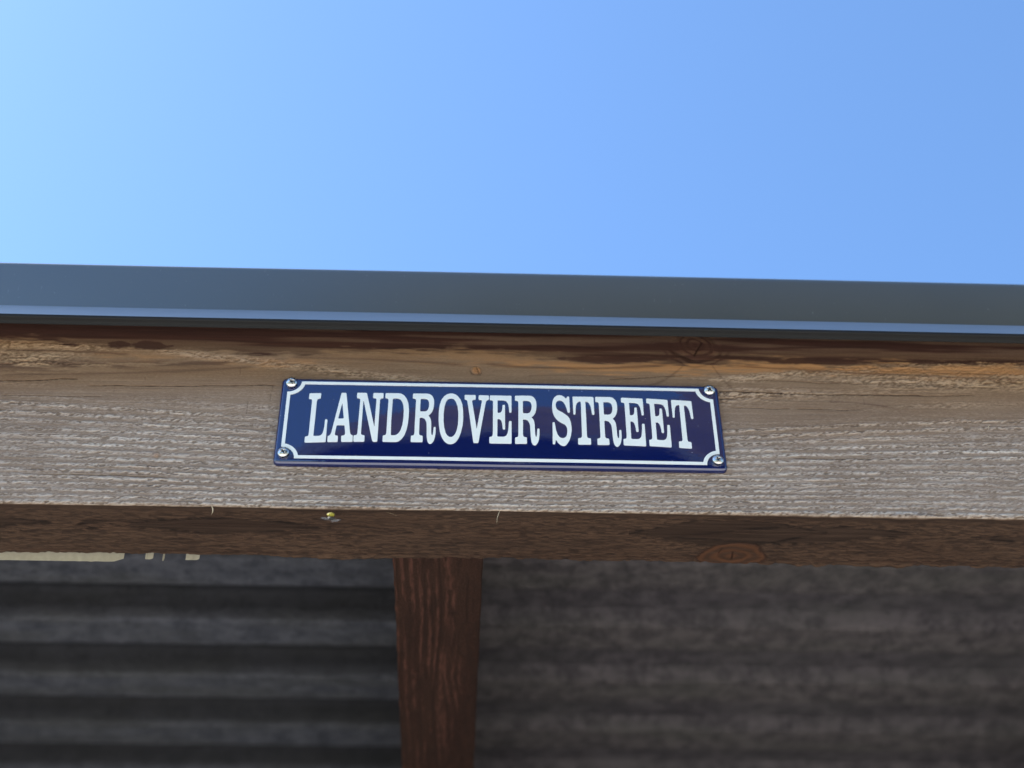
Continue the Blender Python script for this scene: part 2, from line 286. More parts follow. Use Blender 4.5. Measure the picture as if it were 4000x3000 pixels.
M_white = enamel('white_enamel', (0.78, 0.82, 0.80), True)
M_sheetL = sheet_mat('fibre_cement_dark', (0.034, 0.037, 0.048), (0.078, 0.081, 0.095), 0)
M_sheetR = sheet_mat('fibre_cement_mottled', (0.032, 0.027, 0.029), (0.088, 0.076, 0.074), 5)
def screw_mat():
    t = NT('zinc_plated_steel'); f = t.noise(t.coord(), 500, 3)
    t.col(t.mix(t.rng(f, .35, .65), (0.50, 0.50, 0.50), (0.68, 0.67, 0.65)))
    t.set(Metallic=1.0); t.l(t.rng(f, .3, .7, .18, .38), t.b.inputs['Roughness']); t.bump(f, .0002)
    return t.m
M_screw = screw_mat()
M_recess = plain('dark_screw_recess', (0.01, 0.009, 0.008), .8)  # near-black colour inside the cross recess
M_darkening = plain('darkening_board', (0.045, 0.036, 0.028), .85, noise=.3, nscale=30)
M_sun_block = plain('sun_block_felt', (0.03, 0.03, 0.032), .9)
M_pale = plain('pale_strip_skin', (0.38, 0.35, 0.27), .85, noise=.08, nscale=200)
M_fibre = plain('pale_wood_fibre', (0.62, 0.52, 0.36), .7, noise=.15, nscale=300)

# ================================================================ setting
def ground_mat(name, a, b, s):
    t = NT(name); n = t.noise(t.coord(), s, 6, .65)
    t.col(t.mix(t.rng(n, .35, .65), a, b)); t.set(Roughness=.9); t.bump(n, .01); return t.m
gr = mesh_obj('ground', [(-600, -600, -.02), (600, -600, -.02), (600, 600, -.02), (-600, 600, -.02)], [(0, 1, 2, 3)],
              ground_mat('lawn_ground', (0.05, 0.075, 0.02), (0.09, 0.11, 0.04), 6)); tag(gr, kind='structure')
pv = mesh_obj('unseen_bounce_paving', [(-9, -4.8, -.015), (9, -4.8, -.015), (9, 3.4, -.015), (-9, 3.4, -.015)], [(0, 1, 2, 3)],
              ground_mat('pale_bounce_concrete', (0.36, 0.35, 0.33), (0.46, 0.45, 0.43), 3)); tag(pv, kind='structure')  # unseen paving, kept pale to bounce sunlight onto the beam

# ================================================================ timber shelter
ZB = -0.0919; D = 0.0766; TOP = 0.135
sh = empty('timber_shelter')
tag(sh, 'timber shelter with weathered beam, grey metal edge trim and corrugated roof sheets', 'shelter')

# ---- beam
xs = np.concatenate([np.arange(-2.0, -1.0, .012), np.arange(-1.0, -.56, .003), np.arange(-.56, .58, .00076), np.arange(.58, 1.0, .003), np.arange(1.0, 2.001, .012)])
r = .0016
prof = []                                    # (y, z, ny, nz, kind, u) kind 0 front 1 under 2 back ; u = depth on the underside
for z in np.arange(TOP, .115, -.004): prof.append((0, z, -1, 0, 0, 0))
for z in np.arange(.115, ZB + r, -.00056): prof.append((0, z, -1, 0, 0, 0))
for a in np.linspace(0, 90, 6)[0:]:
    prof.append((r - r * math.cos(R(a)), ZB + r - r * math.sin(R(a)), -math.cos(R(a)), -math.sin(R(a)), a / 90., 0))
for y in np.arange(r + .0007, D - r, .00075): prof.append((y, ZB, 0, -1, 1, y))
for a in np.linspace(0, 90, 4): prof.append((D - r + r * math.sin(R(a)), ZB + r - r * math.cos(R(a)), math.sin(R(a)), -math.cos(R(a)), 1, D))
for z in np.arange(ZB + .01, TOP, .02): prof.append((D, z, 1, 0, 1, D))
prof.append((D, TOP, 1, 0, 1, D)); prof.append((0, TOP, 0, 1, 0, 0))
prof = np.array(prof)
X = np.broadcast_to(xs[None, :], (len(prof), len(xs)))
PY = prof[:, 0:1]; PZ = prof[:, 1:2]; UN = np.clip(prof[:, 4:5], 0, 1); U = prof[:, 5:6]
Zf = np.broadcast_to(PZ, X.shape); Yf = np.broadcast_to(U, X.shape)

# front fields
bumpx = gau(X - .02, .24); wgt = np.clip((Zf + .092) / .10, 0, 1.15)
zp = Zf + .032 * bumpx * wgt + .004 * (fbm(X * 3.1, Zf * 9, 3, 5) - .5) * (.4 + wgt) * 2
zp = zp + .003 * np.sin((X + .3) * 5) * wgt
K = [(.185, .1010, .0200, .0165), (-.023, .0660, .0052, .0050), (-.302, -.0375, .0026, .0026)]
for kx, kz, ra, rb in K:                      # grain bends round the knots
    zp = zp + np.sign(Zf - kz - 1e-6) * -.6 * rb * np.exp(-((X - kx) / (2.4 * ra)) ** 2) * np.exp(-np.abs(Zf - kz) / (1.6 * rb)) * .8
k_ = .0273
phi = np.log(np.maximum(.0062 + k_ * (zp + .09), .003) / .0062) / k_
wob = (fbm(X * 14, Zf * 60, 2, 9) - .5)
band = np.sin(2 * math.pi * (phi + .12 * wob))
lower = 1 - sst(.018, .030, zp)
wdt = .7 * (vn(np.floor(phi + .75) * 1.37, X * 1.2, 8) - .5)      # each year ring has its own width and strength
ringamp = .55 + .75 * (vn(np.floor(phi + .75) * 2.11 + .5, X * 1.6, 18))
fz_low = sst(-.55, .55, band + wdt + 1.25 * (fbm(X * 95, Zf * 480, 3, 3) - .5)) * ringamp * (.80 + 1.2 * (fbm(X * 7, Zf * 30, 3, 31) - .5))
fz_low = np.maximum(fz_low, .28 * sst(.3, .7, fbm(X * 26, Zf * 500, 3, 32)))
# broad zones above the striped part
midz = .55 * gau(zp - .034, .006) * sst(.35, .6, fbm(X * 5, Zf * 60, 3, 12)) + 1.1 * gau(zp - .066, .011) * sst(.30, .62, fbm(X * 4 + 3, Zf * 70, 3, 21)) \
    + .8 * gau(zp - .084, .005) * sst(.4, .6, fbm(X * 6, Zf * 60, 2, 8))
fuzz_f = fz_low * lower + np.clip(midz, 0, 1) * (1 - lower)
ca, sa = math.cos(R(17)), math.sin(R(17))
su = X * ca + Zf * sa; sv = -X * sa + Zf * ca
dz_ = .0035 * (fbm(X * 40, Zf * 60, 2, 99) - .5)
stroke_f = .45 * fbm(su * 290, (sv + dz_) * 900, 3, 41) + .30 * fbm((X * .96 + Zf * .28) * 420, (-X * .28 + Zf * .96 + dz_) * 1150, 2, 47) + .25 * fbm(X * 40, (Zf + dz_ * .3) * 900, 3, 48)
stroke_f = np.clip((stroke_f - .5) * 3.2 + .5, 0, 1)
# dark stain along the sheltered top, its edge taken from the photograph's outline of the old stain
bx = [-2, -.46, -.40, -.36, -.30, -.22, -.15, -.05, .02, .10, .15, .17, .22, .30, .40, .50, 2]
bz = [.095, .097, .094, .086, .085, .078, .087, .092, .086, .080, .082, .081, .085, .086, .084, .084, .09]
edge = np.interp(X, bx, bz) - .0025 + .008 * (fbm(X * 11, Zf * 50, 4, 55) - .5) * 2 + .009 * (fbm(X * 55, Zf * 520, 3, 56) - .5) * 2
stain_f = sst(-.003, .006, Zf - edge) * (.50 + .50 * sst(.36, .60, fbm(X * 6, Zf * 150, 4, 66)))
amber = 1.0 * gau(Zf - edge + .0055, .0062) * (.35 + .65 * sst(.3, .6, fbm(X * 4, Zf * 60, 3, 67))) * (.45 + .55 * sst(-.12, .0, X))
band2 = np.interp(X, [-2, -.46, -.35, -.22, -.10], [.060, .062, .064, .070, .074])
s2 = gau(Zf - band2 + .004 * (fbm(X * 20, Zf * 80, 2, 3) - .5), .0036 + .004 * sst(-.30, -.42, X)) * (1 - sst(-.25, -.17, X)) * sst(.42, .62, fbm(X * 30, Zf * 260, 3, 77))
stain_f = np.maximum(stain_f, .62 * s2)
for bxx, bzz, rx, rz in ((-.355, .0885, .012, .0045), (-.325, .089, .020, .0055), (-.40, .0875, .01, .002), (.10, .082, .05, .004), (.30, .085, .06, .004)):
    q = ((X - bxx) / rx) ** 2 + ((Zf - bzz) / rz) ** 2 + 1.6 * (fbm(X * 90, Zf * 220, 3, 91) - .5)
    stain_f = np.maximum(stain_f, .9 * (1 - sst(.5, 1.3, q)))
for (x0_, z0_, x1_, z1_, sag_, th_, am_) in [(.21, .078, .50, .0665, -.002, .0009, .55), (-.02, .0745, .165, .079, -.006, .0010, .5), (-.46, .050, -.22, .066, -.003, .0009, .4),
        (-.46, .079, -.34, .077, .001, .0010, .55), (-.20, .077, -.03, .072, .002, .0008, .45), (.12, .050, .176, .083, -.010, .0008, .4), (.196, .083, .215, .050, -.004, .0018, .35), (.02, .060, .13, .0585, .003, .0006, .35), (.30, .036, .36, .030, .002, .0006, .4)]:
    tt = np.clip((X - x0_) / (x1_ - x0_), 0, 1); zl = z0_ + (z1_ - z0_) * tt + sag_ * 4 * tt * (1 - tt) + .0016 * (fbm(X * 22, X * 0 + x0_ * 50, 3, 6) - .5)
    stain_f = np.maximum(stain_f, am_ * gau(Zf - zl, th_ * (1 + 1.2 * vn(X * 40, X * 0, 3))) * sst(0, .08, tt) * (1 - sst(.92, 1, tt)))
stain_f = np.maximum(stain_f, .55 * gau(Zf - (.0745 + .012 * (X - .25) * -.6), .0006) * sst(.24, .28, X) * sst(.3, .5, vn(X * 12, X * 0, 4)))
warm_f = sst(-.022, .060, Zf + .028 * (fbm(X * 3, Zf * 14, 3, 25) - .5) * 2) * (.62 + .5 * fbm(X * 4, Zf * 50, 2, 14))
# knots
knot_f = np.zeros(X.shape); crack_f = np.zeros(X.shape); kh = np.zeros(X.shape)
for kx, kz, ra, rb in K:
    rr = np.sqrt(((X - kx) / ra) ** 2 + ((Zf - kz) / rb) ** 2) + .5 * (fbm(X * .9 / ra, Zf * .9 / rb, 3, 5) - .5)
    knot_f = np.maximum(knot_f, (1 - sst(.75, 1.2, rr)) * (.86 + .14 * np.sin(rr * 15)))
    crack_f = np.maximum(crack_f, .7 * gau(rr - 1.06, .06) * sst(.35, .75, vn(X * .8 / ra, Zf * .8 / rb, 6)))
    halo = (1 - sst(1.0, 2.0, rr)) * sst(.9, 1.1, rr)
    fuzz_f = fuzz_f * (1 - .7 * halo) ; knot_f = np.maximum(knot_f, .35 * halo * (.5 + .5 * np.sin(rr * 22)))
    kh += .0006 * (1 - sst(.7, 1.2, rr)) - .0005 * gau(rr - 1.08, .12)
    stain_f = stain_f * (.80 + .20 * sst(.8, 1.2, rr)) if ra > .01 else stain_f
    if ra < .003: knot_f *= .35
    if ra > .01: stain_f = np.clip(stain_f + (1 - sst(.9, 1.15, rr)) * (.10 + .32 * sst(.1, .9, np.sin(rr * 17 + 2 * fbm(X * 60, Zf * 60, 2, 8)))) + .5 * gau(rr - 1.22, .07) * sst(-.2, -.9, (Zf - kz) / rb) + .35 * gau(rr - 1.5, .06) * sst(-.2, -.9, (Zf - kz) / rb), 0, .95)
    if .003 < ra < .01: amber = np.maximum(amber, .95 * (1 - sst(.6, .95, rr))); stain_f = np.maximum(stain_f, .45 * gau(rr - .35, .10) * vn(X * 900, Zf * 900, 2))
# splits in the knots
def seg(x0, z0, x1, z1, w, wav=.0006, sd=1, A=None, B=None):
    A = X if A is None else A; B = Zf if B is None else B
    dx, dz = x1 - x0, z1 - z0; L2 = dx * dx + dz * dz
    t = np.clip(((A - x0) * dx + (B - z0) * dz) / L2, 0, 1)
    d = np.hypot(A - x0 - t * dx, B - z0 - t * dz + wav * (vn(A * 60, B * 0 + sd, sd) - .5) * 2)
    return (1 - sst(w * .45, w, d)) * sst(0, .06, t + .02) * sst(0, .06, 1.02 - t)
crack_f = np.maximum.reduce([crack_f,
    seg(.191, .106, .182, .0885, .0009), seg(-.0225, .0695, -.0205, .063, .0005), seg(-.0205, .063, -.0190, .060, .0005),
    seg(.200, .0462, .262, .0452, .0009, .0003, 2), seg(.255, .0440, .392, .0456, .0008, .0005, 3), seg(.200, .0375, .215, .0375, .0006),
    seg(.385, .0455, .44, .0462, .0004), seg(-.46, .0425, -.385, .0475, .0006, .0006, 5), seg(-.375, .0395, -.205, .0435, .0005, .0007, 6),
    seg(.10, .058, .17, .064, .0004, .0008, 9), seg(.23, .0600, .47, .0555, .00035, .0009, 11), seg(.21, .0265, .33, .0275, .0003, .0008, 12), seg(-.45, .0260, -.36, .0265, .0003, .0008, 13), seg(.26, -.030, .36, -.0285, .0003, .0006, 14), seg(-.40, -.060, -.29, -.0605, .0003, .0006, 15)])
for i in range(16):                           # faint saw scratches across the board
    rx = random.Random(i); x0 = rx.uniform(-.45, .48); z0 = rx.uniform(-.05, .06)
    crack_f = np.maximum(crack_f, .30 * seg(x0, z0, x0 + rx.uniform(-.001, .002), z0 + rx.uniform(.008, .02), .00035, .0002, i))

# underside fields
under_stroke = fbm(X * 150, Yf * 700, 3, 43)
under_stroke = np.clip((under_stroke - .5) * 3.0 + .5, 0, 1)
smooth_u = np.zeros(X.shape); out_u = np.zeros(X.shape)
def lens(cx, cy, hl, hw, tilt=0, pw=1.6):
    global smooth_u, out_u
    t = (X - cx) / hl; half = hw * np.clip(1 - np.abs(t) ** pw, 0, 1)
    dd = np.abs(Yf - cy - tilt * (X - cx)) - half + .0016 * (fbm(X * 60, Yf * 200, 3, 17) - .5) * 2
    ins = (1 - sst(-.0012, .0004, dd)) * (np.abs(t) < 1.04)
    smooth_u = np.maximum(smooth_u, ins)
    out_u = np.maximum(out_u, 1.15 * gau(dd - .0010, .0022) * (np.abs(t) < 1.12) * sst(.28, .60, fbm(X * 130, Yf * 360, 3, 71)))
lens(-.243, .029, .085, .0105); lens(-.52, .027, .125, .013)
lens(.200, .028, .078, .019, -.02, 2.2); lens(.262, .030, .105, .013, -.06, 1.4); lens(.55, .030, .12, .012, 0)
torn = 1.2 * sst(.56, .66, fbm(X * 45, Yf * 170, 4, 81)) * gau(Yf - .031, .010) * sst(.55, .3, np.abs(X + .15) * 0 + vn(X * 7, X * 0 + 3, 2))
ku = np.sqrt(((X - .209) / .030) ** 2 + ((Yf - .0640) / .0185) ** 2) + .35 * (fbm(X * 55, Yf * 70, 3, 4) - .5)
kin = 1 - sst(.92, 1.05, ku)
knot_u = kin * (.62 + .38 * np.sin(ku * 16))
crk_u = np.maximum.reduce([.8 * gau(ku - 1.0, .06), .8 * gau(ku - .42, .045) * vn(X * 90, Yf * 90, 3), .5 * gau(ku - .78, .04) * vn(X * 60, Yf * 60, 9), seg(.209, .058, .2095, .070, .0009, .0002, 1, X, Yf),
                           seg(.199, .053, .196, .061, .0007, .0004, 2, X, Yf), .75 * gau(Yf - .0700 + .0007 * (fbm(X * 8, X * 0, 2, 5) - .5) * 2, .0007) * (1 - kin),
                           seg(-.31, .0265, -.19, .0275, .0005, .0004, 4, X, Yf), seg(.20, .028, .30, .0290, .0004, .0004, 4, X, Yf)])
stain_u = np.maximum(.80 * out_u * (.45 + .75 * vn(X * 35, Yf * 80, 13)) * (1 - kin), .8 * torn * (1 - smooth_u)) * (1 - kin)
stain_u = np.clip(np.maximum(stain_u, .03 * smooth_u * (1 - kin)), 0, 1)
fuzz_u = (1 - smooth_u) * (1 - kin) * (.45 + .5 * fbm(X * 6, Yf * 60, 2, 11)) * sst(.0, .010, Yf)

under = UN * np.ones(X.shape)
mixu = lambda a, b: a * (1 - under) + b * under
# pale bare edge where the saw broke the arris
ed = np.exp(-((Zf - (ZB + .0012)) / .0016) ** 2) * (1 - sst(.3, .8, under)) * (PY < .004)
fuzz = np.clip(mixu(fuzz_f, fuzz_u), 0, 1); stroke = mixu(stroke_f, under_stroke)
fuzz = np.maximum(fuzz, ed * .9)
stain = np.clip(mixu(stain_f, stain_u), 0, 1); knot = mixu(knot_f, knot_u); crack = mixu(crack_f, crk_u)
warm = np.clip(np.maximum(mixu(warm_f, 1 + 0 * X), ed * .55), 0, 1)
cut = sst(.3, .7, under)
h = .0015 * fuzz * (stroke - .25) + .00025 * (fbm(X * 60, (Zf + Yf) * 260, 2, 1) - .5) + .00012 * band * lower * (1 - under) + kh * (1 - under)
h = h - .0011 * crack - .0005 * stain * (1 - under) * 0 - .0006 * stain * under - .0003 * smooth_u * under
h = h + .0022 * (fbm(X * 1.7, Zf * 5 + Yf * 5, 2, 2) - .5)
raw = (fbm(X * 55, X * 0 + 3, 4, 7) - .5) * .0022 + (fbm(X * 7, X * 0 + 1, 2, 7) - .5) * .004        # broken arris
arr = np.exp(-((Zf - ZB) / .003) ** 2) * np.exp(-(Yf / .003) ** 2)
h = h + raw * arr * (.7 + .9 * sst(.1, .4, X))
arr2 = np.exp(-((Yf - D) / .004) ** 2); h = h + raw * arr2 * (1.0 + .8 * sst(0, .3, X))
hole = (PY > .001) & (PZ > ZB + .004)
h = np.where(hole, 0, h)
P = np.stack([X, PY + prof[:, 2:3] * h, PZ + prof[:, 3:4] * h], -1)
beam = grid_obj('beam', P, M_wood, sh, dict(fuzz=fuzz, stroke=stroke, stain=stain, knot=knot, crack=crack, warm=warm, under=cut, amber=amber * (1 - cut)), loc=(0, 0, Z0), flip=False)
beam['label'] = 'weathered rough sawn timber beam, grey below and dark brown under the trim'
del P, zp, phi, band, stroke_f, fz_low, midz

# loose fibres on the beam
def wisp(name, pts, w0, mat, parent):
    import bmesh
    n = len(pts); V = []; F = []
    for i, p in enumerate(pts):
        rad = w0 * (1 - .75 * abs(2 * i / (n - 1) - .8)) if n > 2 else w0
        for k in range(5):
            a = 2 * math.pi * k / 5; V.append((p[0] + rad * math.cos(a), p[1] + rad * math.sin(a) * .8, p[2] + rad * .25 * math.sin(a)))
    for i in range(n - 1):
        for k in range(5): F.append((i * 5 + k, i * 5 + (k + 1) % 5, (i + 1) * 5 + (k + 1) % 5, (i + 1) * 5 + k))
    return mesh_obj(name, V, F, mat, parent, True)
b0 = beam
for (x, y, z, dx, dy, dz, w0, bend) in [(-.2475, -.0012, ZB + .0005, .0006, .0015, -.008, .00055, .0012), (-.001, -.001, ZB + .001, -.003, .002, -.013, .0003, -.001),
                                   (-.0985, .003, ZB - .0004, .009, .004, -.001, .00025, .001), (.245, -.0012, -.046, .004, -.001, .006, .0003, .001),
                                   (.155, -.0012, -.063, .012, -.002, -.014, .00028, .002), (.225, -.0015, ZB + .004, .010, -.002, -.005, .0003, .001),
                                   (.075, -.001, ZB + .002, .004, -.002, -.003, .0003, .001), (.447, -.0012, .012, -.003, -.001, -.007, .0003, -.001),
                                   (-.165, -.0012, ZB + .006, .007, -.002, -.003, .0003, .001), (-.44, -.001, ZB + .002, .006, -.001, -.002, .0003, .001)]:
    pts = [(x + dx * t + bend * math.sin(t * math.pi), y + dy * t, z + dz * t) for t in [i / 6 for i in range(7)]]
    wisp('splinter', pts, w0, M_fibre, b0)

# ---- rafters
def rafter_mesh():
    x0, x1 = -.0954, -.0137; zb = ZB + .008; rr = .0015
    pr = [(x0, TOP - .03, -1, 0, 0), (x0, 0.0, -1, 0, 0), (x0, zb + rr, -1, 0, .3)]
    for a in (30, 60, 90): pr.append((x0 + rr - rr * math.cos(R(a)), zb + rr - rr * math.sin(R(a)), -math.cos(R(a)), -math.sin(R(a)), 1))
    for x in np.arange(x0 + rr + .0008, x1 - rr, .0008): pr.append((x, zb, 0, -1, 1))
    for a in (0, 30, 60, 90): pr.append((x1 - rr + rr * math.sin(R(a)), zb + rr - rr * math.cos(R(a)), math.sin(R(a)), -math.cos(R(a)), 1))
    pr += [(x1, 0.0, 1, 0, 0), (x1, TOP - .03, 1, 0, 0)]
    pr = np.array(pr); ys = np.concatenate([np.arange(D + .0012, .62, .0011), np.arange(.62, 2.6, .02)])
    PX = pr[:, 0:1]; Y = np.broadcast_to(ys[None, :], (len(pr), len(ys))); XX = np.broadcast_to(PX, Y.shape)
    u = XX - x0
    wx = u + .006 * (fbm(Y * 3, u * 4, 2, 3) - .5) * 2 + .010 * np.exp(-((Y - .30) / .06) ** 2) * sst(.02, .07, u) * -1 * np.sign(u - .066)
    kr = np.sqrt(((u - .070) / .010) ** 2 + ((Y - .235) / .034) ** 2)
    lines = np.sin(2 * math.pi * (wx / .0078 + .4 * (fbm(Y * 9, u * 60, 2, 5) - .5)))
    rag = fbm(Y * 90, u * 420, 3, 15)
    fz = sst(-.1, .6, lines + 1.2 * (rag - .5)) * sst(.35, .6, fbm(Y * 14, u * 90, 3, 6) + .12) * (1 - sst(.052, .062, u + .008 * np.sin(Y * 13 + .5)))
    fz = np.maximum(fz, .9 * gau(u - .047 - .006 * np.sin(Y * 16 - 1.2) - .003 * fbm(Y * 20, u * 0, 2, 2), .0032) * sst(.3, .55, rag))
    fz = np.maximum(fz, .9 * np.exp(-((Y - D - .003) / .003) ** 2) * sst(.3, .6, fbm(Y * 300, u * 300, 2, 9)))
    fz = fz * (1 - sst(.30, .62, Y) * .5)
    st = .8 * gau(u - .040 - .004 * np.sin(Y * 15 - 1.0), .0010) + .65 * gau(u - .0255 - .003 * np.sin(Y * 12), .0007) + .6 * gau(u - .004 - .001 * np.sin(Y * 40), .0008) * (Y < .16)
    st = np.maximum(st, gau(u - .0695 - .0015 * np.sin(Y * 30), .0007) * sst(.115, .125, Y) * (1 - sst(.195, .205, Y)))
    st = np.maximum(st, .5 * gau(kr - 1.0, .10)); st = np.maximum(st, .45 * sst(.55, .72, fbm(Y * 30, u * 200, 4, 19)))
    st = np.maximum(st, .9 * np.exp(-(((u - .055) / .004) ** 2 + ((Y - .185) / .005) ** 2)))
    fz = fz * (1 - st); h = .0009 * fz * (rag - .2) - .0007 * st + .0005 * (fbm(Y * 30, u * 120, 2, 2) - .5) + .0004 * (fbm(Y * 6, u * 9, 2, 8) - .5)
    P = np.stack([XX + pr[:, 2:3] * h, Y, pr[:, 1:2] + pr[:, 3:4] * h], -1)
    return P, dict(fuzz=np.clip(fz, 0, 1), stroke=np.clip(rag * 1.6 - .3, 0, 1), stain=np.clip(st, 0, 1))
P, A = rafter_mesh()
rf = grid_obj('rafter', P, M_raft, sh, A, loc=(0, 0, Z0))
rf['label'] = 'dark red brown rafter running back from the beam'
for dx in (-1.9, -.95, .95, 1.9):
    o = rf.copy(); C.collection.objects.link(o); o.parent = sh; o.location = (dx, 0, Z0)
    if 'label' in o: del o['label']

# ---- corrugated sheets
PER = .1408
def sheet(x0, x1, y0, y1, mat, dz, amp, seed, flip=False):
    ys = np.arange(y0, y1, .004); xx = np.arange(x0, x1 + .001, .02)
    ph = ((ys - .5635) / PER) % 1.0; ph = np.minimum(ph, 1 - ph)          # 0 = middle of a rib facing down
    prof_ = sst(.205, .30, ph) * amp
    Yg, Xg = np.meshgrid(ys, xx, indexing='ij')
    Zg = .108 + dz + prof_[:, None] + .0016 * (fbm(Xg * 9, Yg * 9, 2, seed) - .5)
    o = grid_obj('roof_sheet', np.stack([Xg, Yg, Zg], -1), mat, sh, dict(rib=np.broadcast_to(1 - sst(.19, .25, ph)[:, None], Xg.shape).copy()), loc=(0, 0, Z0))
    sm = o.modifiers.new('thickness', 'SOLIDIFY'); sm.thickness = .006; sm.offset = 1
    return o
for j, (ya, yb) in enumerate([(.04, 1.02), (.98, 1.95), (1.91, 2.62)]):
    a = sheet(-2.0, -.05, ya, yb, M_sheetL, .0 + .008 * (j % 2), .036, 3 + j)
    b = sheet(-.056, 2.0, ya, yb, M_sheetR, .0 + .008 * (j % 2), .017, 9 + j)
    if j == 0:
        a['label'] = 'dark corrugated sheet left of the rafter with shade painted into its recesses'; b['label'] = 'mottled brownish corrugated sheet right of the rafter'
box('sun_block_deck', (-2.02, -.02, Z0 + .1465), (2.02, 2.66, Z0 + .158), M_sun_block, sh)  # unseen deck added above the sheets to block the sun

# ---- metal edge trim: face, kicked out lip, rolled hem
def extr(name, pts, mat, parent, x0=-2.03, x1=2.03, n=90, thick=.0012, wav=0.0):
    xx = np.linspace(x0, x1, n); Pp = np.zeros((len(pts), n, 3))
    for i, (y, z) in enumerate(pts):
        Pp[i, :, 0] = xx; Pp[i, :, 1] = y + wav * (vn(xx * 2.3, xx * 0 + 1, 5) - .5); Pp[i, :, 2] = z + wav * .6 * (vn(xx * 3.1, xx * 0 + 2, 6) - .5)
    o = grid_obj(name, Pp, mat, parent, loc=(0, 0, Z0)); return o
tr = empty('edge_trim'); tr.parent = sh; tr.location = (0, 0, 0)
def arc(cy, cz, rad, a0, a1, n):
    return [(cy + rad * math.cos(R(a)), cz + rad * math.sin(R(a))) for a in np.linspace(a0, a1, n)]
face = [(.20, .166), (-.026, .1635)] + arc(-.0275, .1615, .0018, 80, 180, 5) + [(-.0294, .158), (-.0262, .1112)]
extr('trim_face', face, M_fascia, tr, wav=.0012)
lip = [(-.0262, .1112), (-.0266, .1105), (-.0335, .0944)]
extr('trim_lip', lip, fascia_mat(2, 'sky_lit_trim_lip'), tr, wav=.0012)
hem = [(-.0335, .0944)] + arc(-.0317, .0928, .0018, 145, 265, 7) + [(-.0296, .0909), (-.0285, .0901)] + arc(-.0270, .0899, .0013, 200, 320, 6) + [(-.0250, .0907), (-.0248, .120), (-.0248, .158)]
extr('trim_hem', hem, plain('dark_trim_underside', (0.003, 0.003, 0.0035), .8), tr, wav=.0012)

# ---- torn pale strip behind the beam's back edge
def strip(x0, x1, zlow, seed, name='pale_strip'):
    rr = random.Random(seed); n = max(6, int((x1 - x0) / .004)); V = []; F = []
    for i in range(n + 1):
        x = x0 + (x1 - x0) * i / n
        e = min(1, (n - i) / 3 + .3)
        V += [(x, D + .0035, ZB + .012), (x, D + .0040 + rr.uniform(0, .0008), ZB - zlow * e + rr.uniform(-.0004, .0004)), (x, D + .0052, ZB - zlow * e + .0004), (x, D + .0050, ZB + .012)]
    for i in range(n):
        a = i * 4; b = a + 4
        for k in range(4): F.append((a + k, a + (k + 1) % 4, b + (k + 1) % 4, b + k))
    F += [(0, 1, 2, 3), tuple(n * 4 + k for k in (3, 2, 1, 0))]
    o = mesh_obj(name, V, F, M_pale, sh, loc=(0, 0, Z0)); fix_normals(o); return o
s = strip(-2.0, -.335, .0046, 1); s['label'] = 'pale strip showing under the back edge of the beam at left'
strip(-.316, -.309, .0016, 2, 'pale_scrap'); strip(-.3005, -.2990, .0030, 3, 'pale_scrap'); strip(-.280, -.268, .0018, 5, 'pale_scrap')

# ---- posts, and unseen board walls added to darken the interior
for px in (-1.96, 1.88):
    for py in (-.0, 2.5):
        box('post', (px, py + .004, 0.0), (px + .08, py + .072, Z0 + ZB - .001), M_raft, sh, .003)
for i in range(20):
    z = .03 + i * .115
    box('board', (-1.96, 2.60 + .004 * (i % 2), z), (1.96, 2.62 + .004 * (i % 2), z + .113), M_darkening, sh)
for sx in (-2.0, 1.985):
    for i in range(20):
        z = .03 + i * .115
        box('board', (sx, .08, z), (sx + .015, 2.59, z + .110), M_darkening, sh)
# ================================================================ street sign
sg = empty('street_sign', (0, 0, Z0))
tag(sg, 'dark blue enamel street sign with white border and letters, screwed to the weathered beam', 'sign')
HX, HZ = .1995, .0482
def dome(x, z): return .0024 * (1 - (x / .2) ** 2) * (1 - (z / .048) ** 2)
def surf(x, z): return .0060 + dome(np.clip(x, -.2, .2), np.clip(z, -.048, .048))
def edge_coords(H, r, n):
    a = [-H]; 
    e = [-H + r * (1 - math.cos(t)) for t in np.linspace(0, math.pi / 2, 9)]
    mid = np.linspace(-H + r, H - r, n)[1:-1]
    return np.array(e + list(mid) + [-q for q in e[::-1]])
RE = .0034
gx = edge_coords(HX, RE, 150); gz = edge_coords(HZ, RE, 50)
GX, GZ = np.meshgrid(gx, gz, indexing='xy')
RC = .0048                                   # rounded outline corners
qx = np.abs(GX) - (HX - RC); qz = np.abs(GZ) - (HZ - RC)
cor = (qx > 0) & (qz > 0); ln = np.hypot(qx, qz)
mx = np.maximum(qx, qz); sc = np.where(cor & (ln > 0), mx / np.maximum(ln, 1e-9), 1)   # squircle map of the corner square
GX2 = np.where(cor, np.sign(GX) * (HX - RC + qx * sc), GX); GZ2 = np.where(cor, np.sign(GZ) * (HZ - RC + qz * sc), GZ)
qx = np.abs(GX2) - (HX - RC); qz = np.abs(GZ2) - (HZ - RC)
sd = np.minimum(np.maximum(qx, qz), 0) + np.hypot(np.maximum(qx, 0), np.maximum(qz, 0)) - RC
d_in = np.clip(-sd, 0, RE)
drop = RE * (1 - np.sqrt(np.clip(1 - (1 - d_in / RE) ** 2, 0, 1)))
GY = -(surf(GX2, GZ2) - drop) + .0002 * (fbm(GX2 * 14, GZ2 * 26, 2, 8) - .5) * 2
Pp = np.stack([GX2, GY, GZ2], -1)
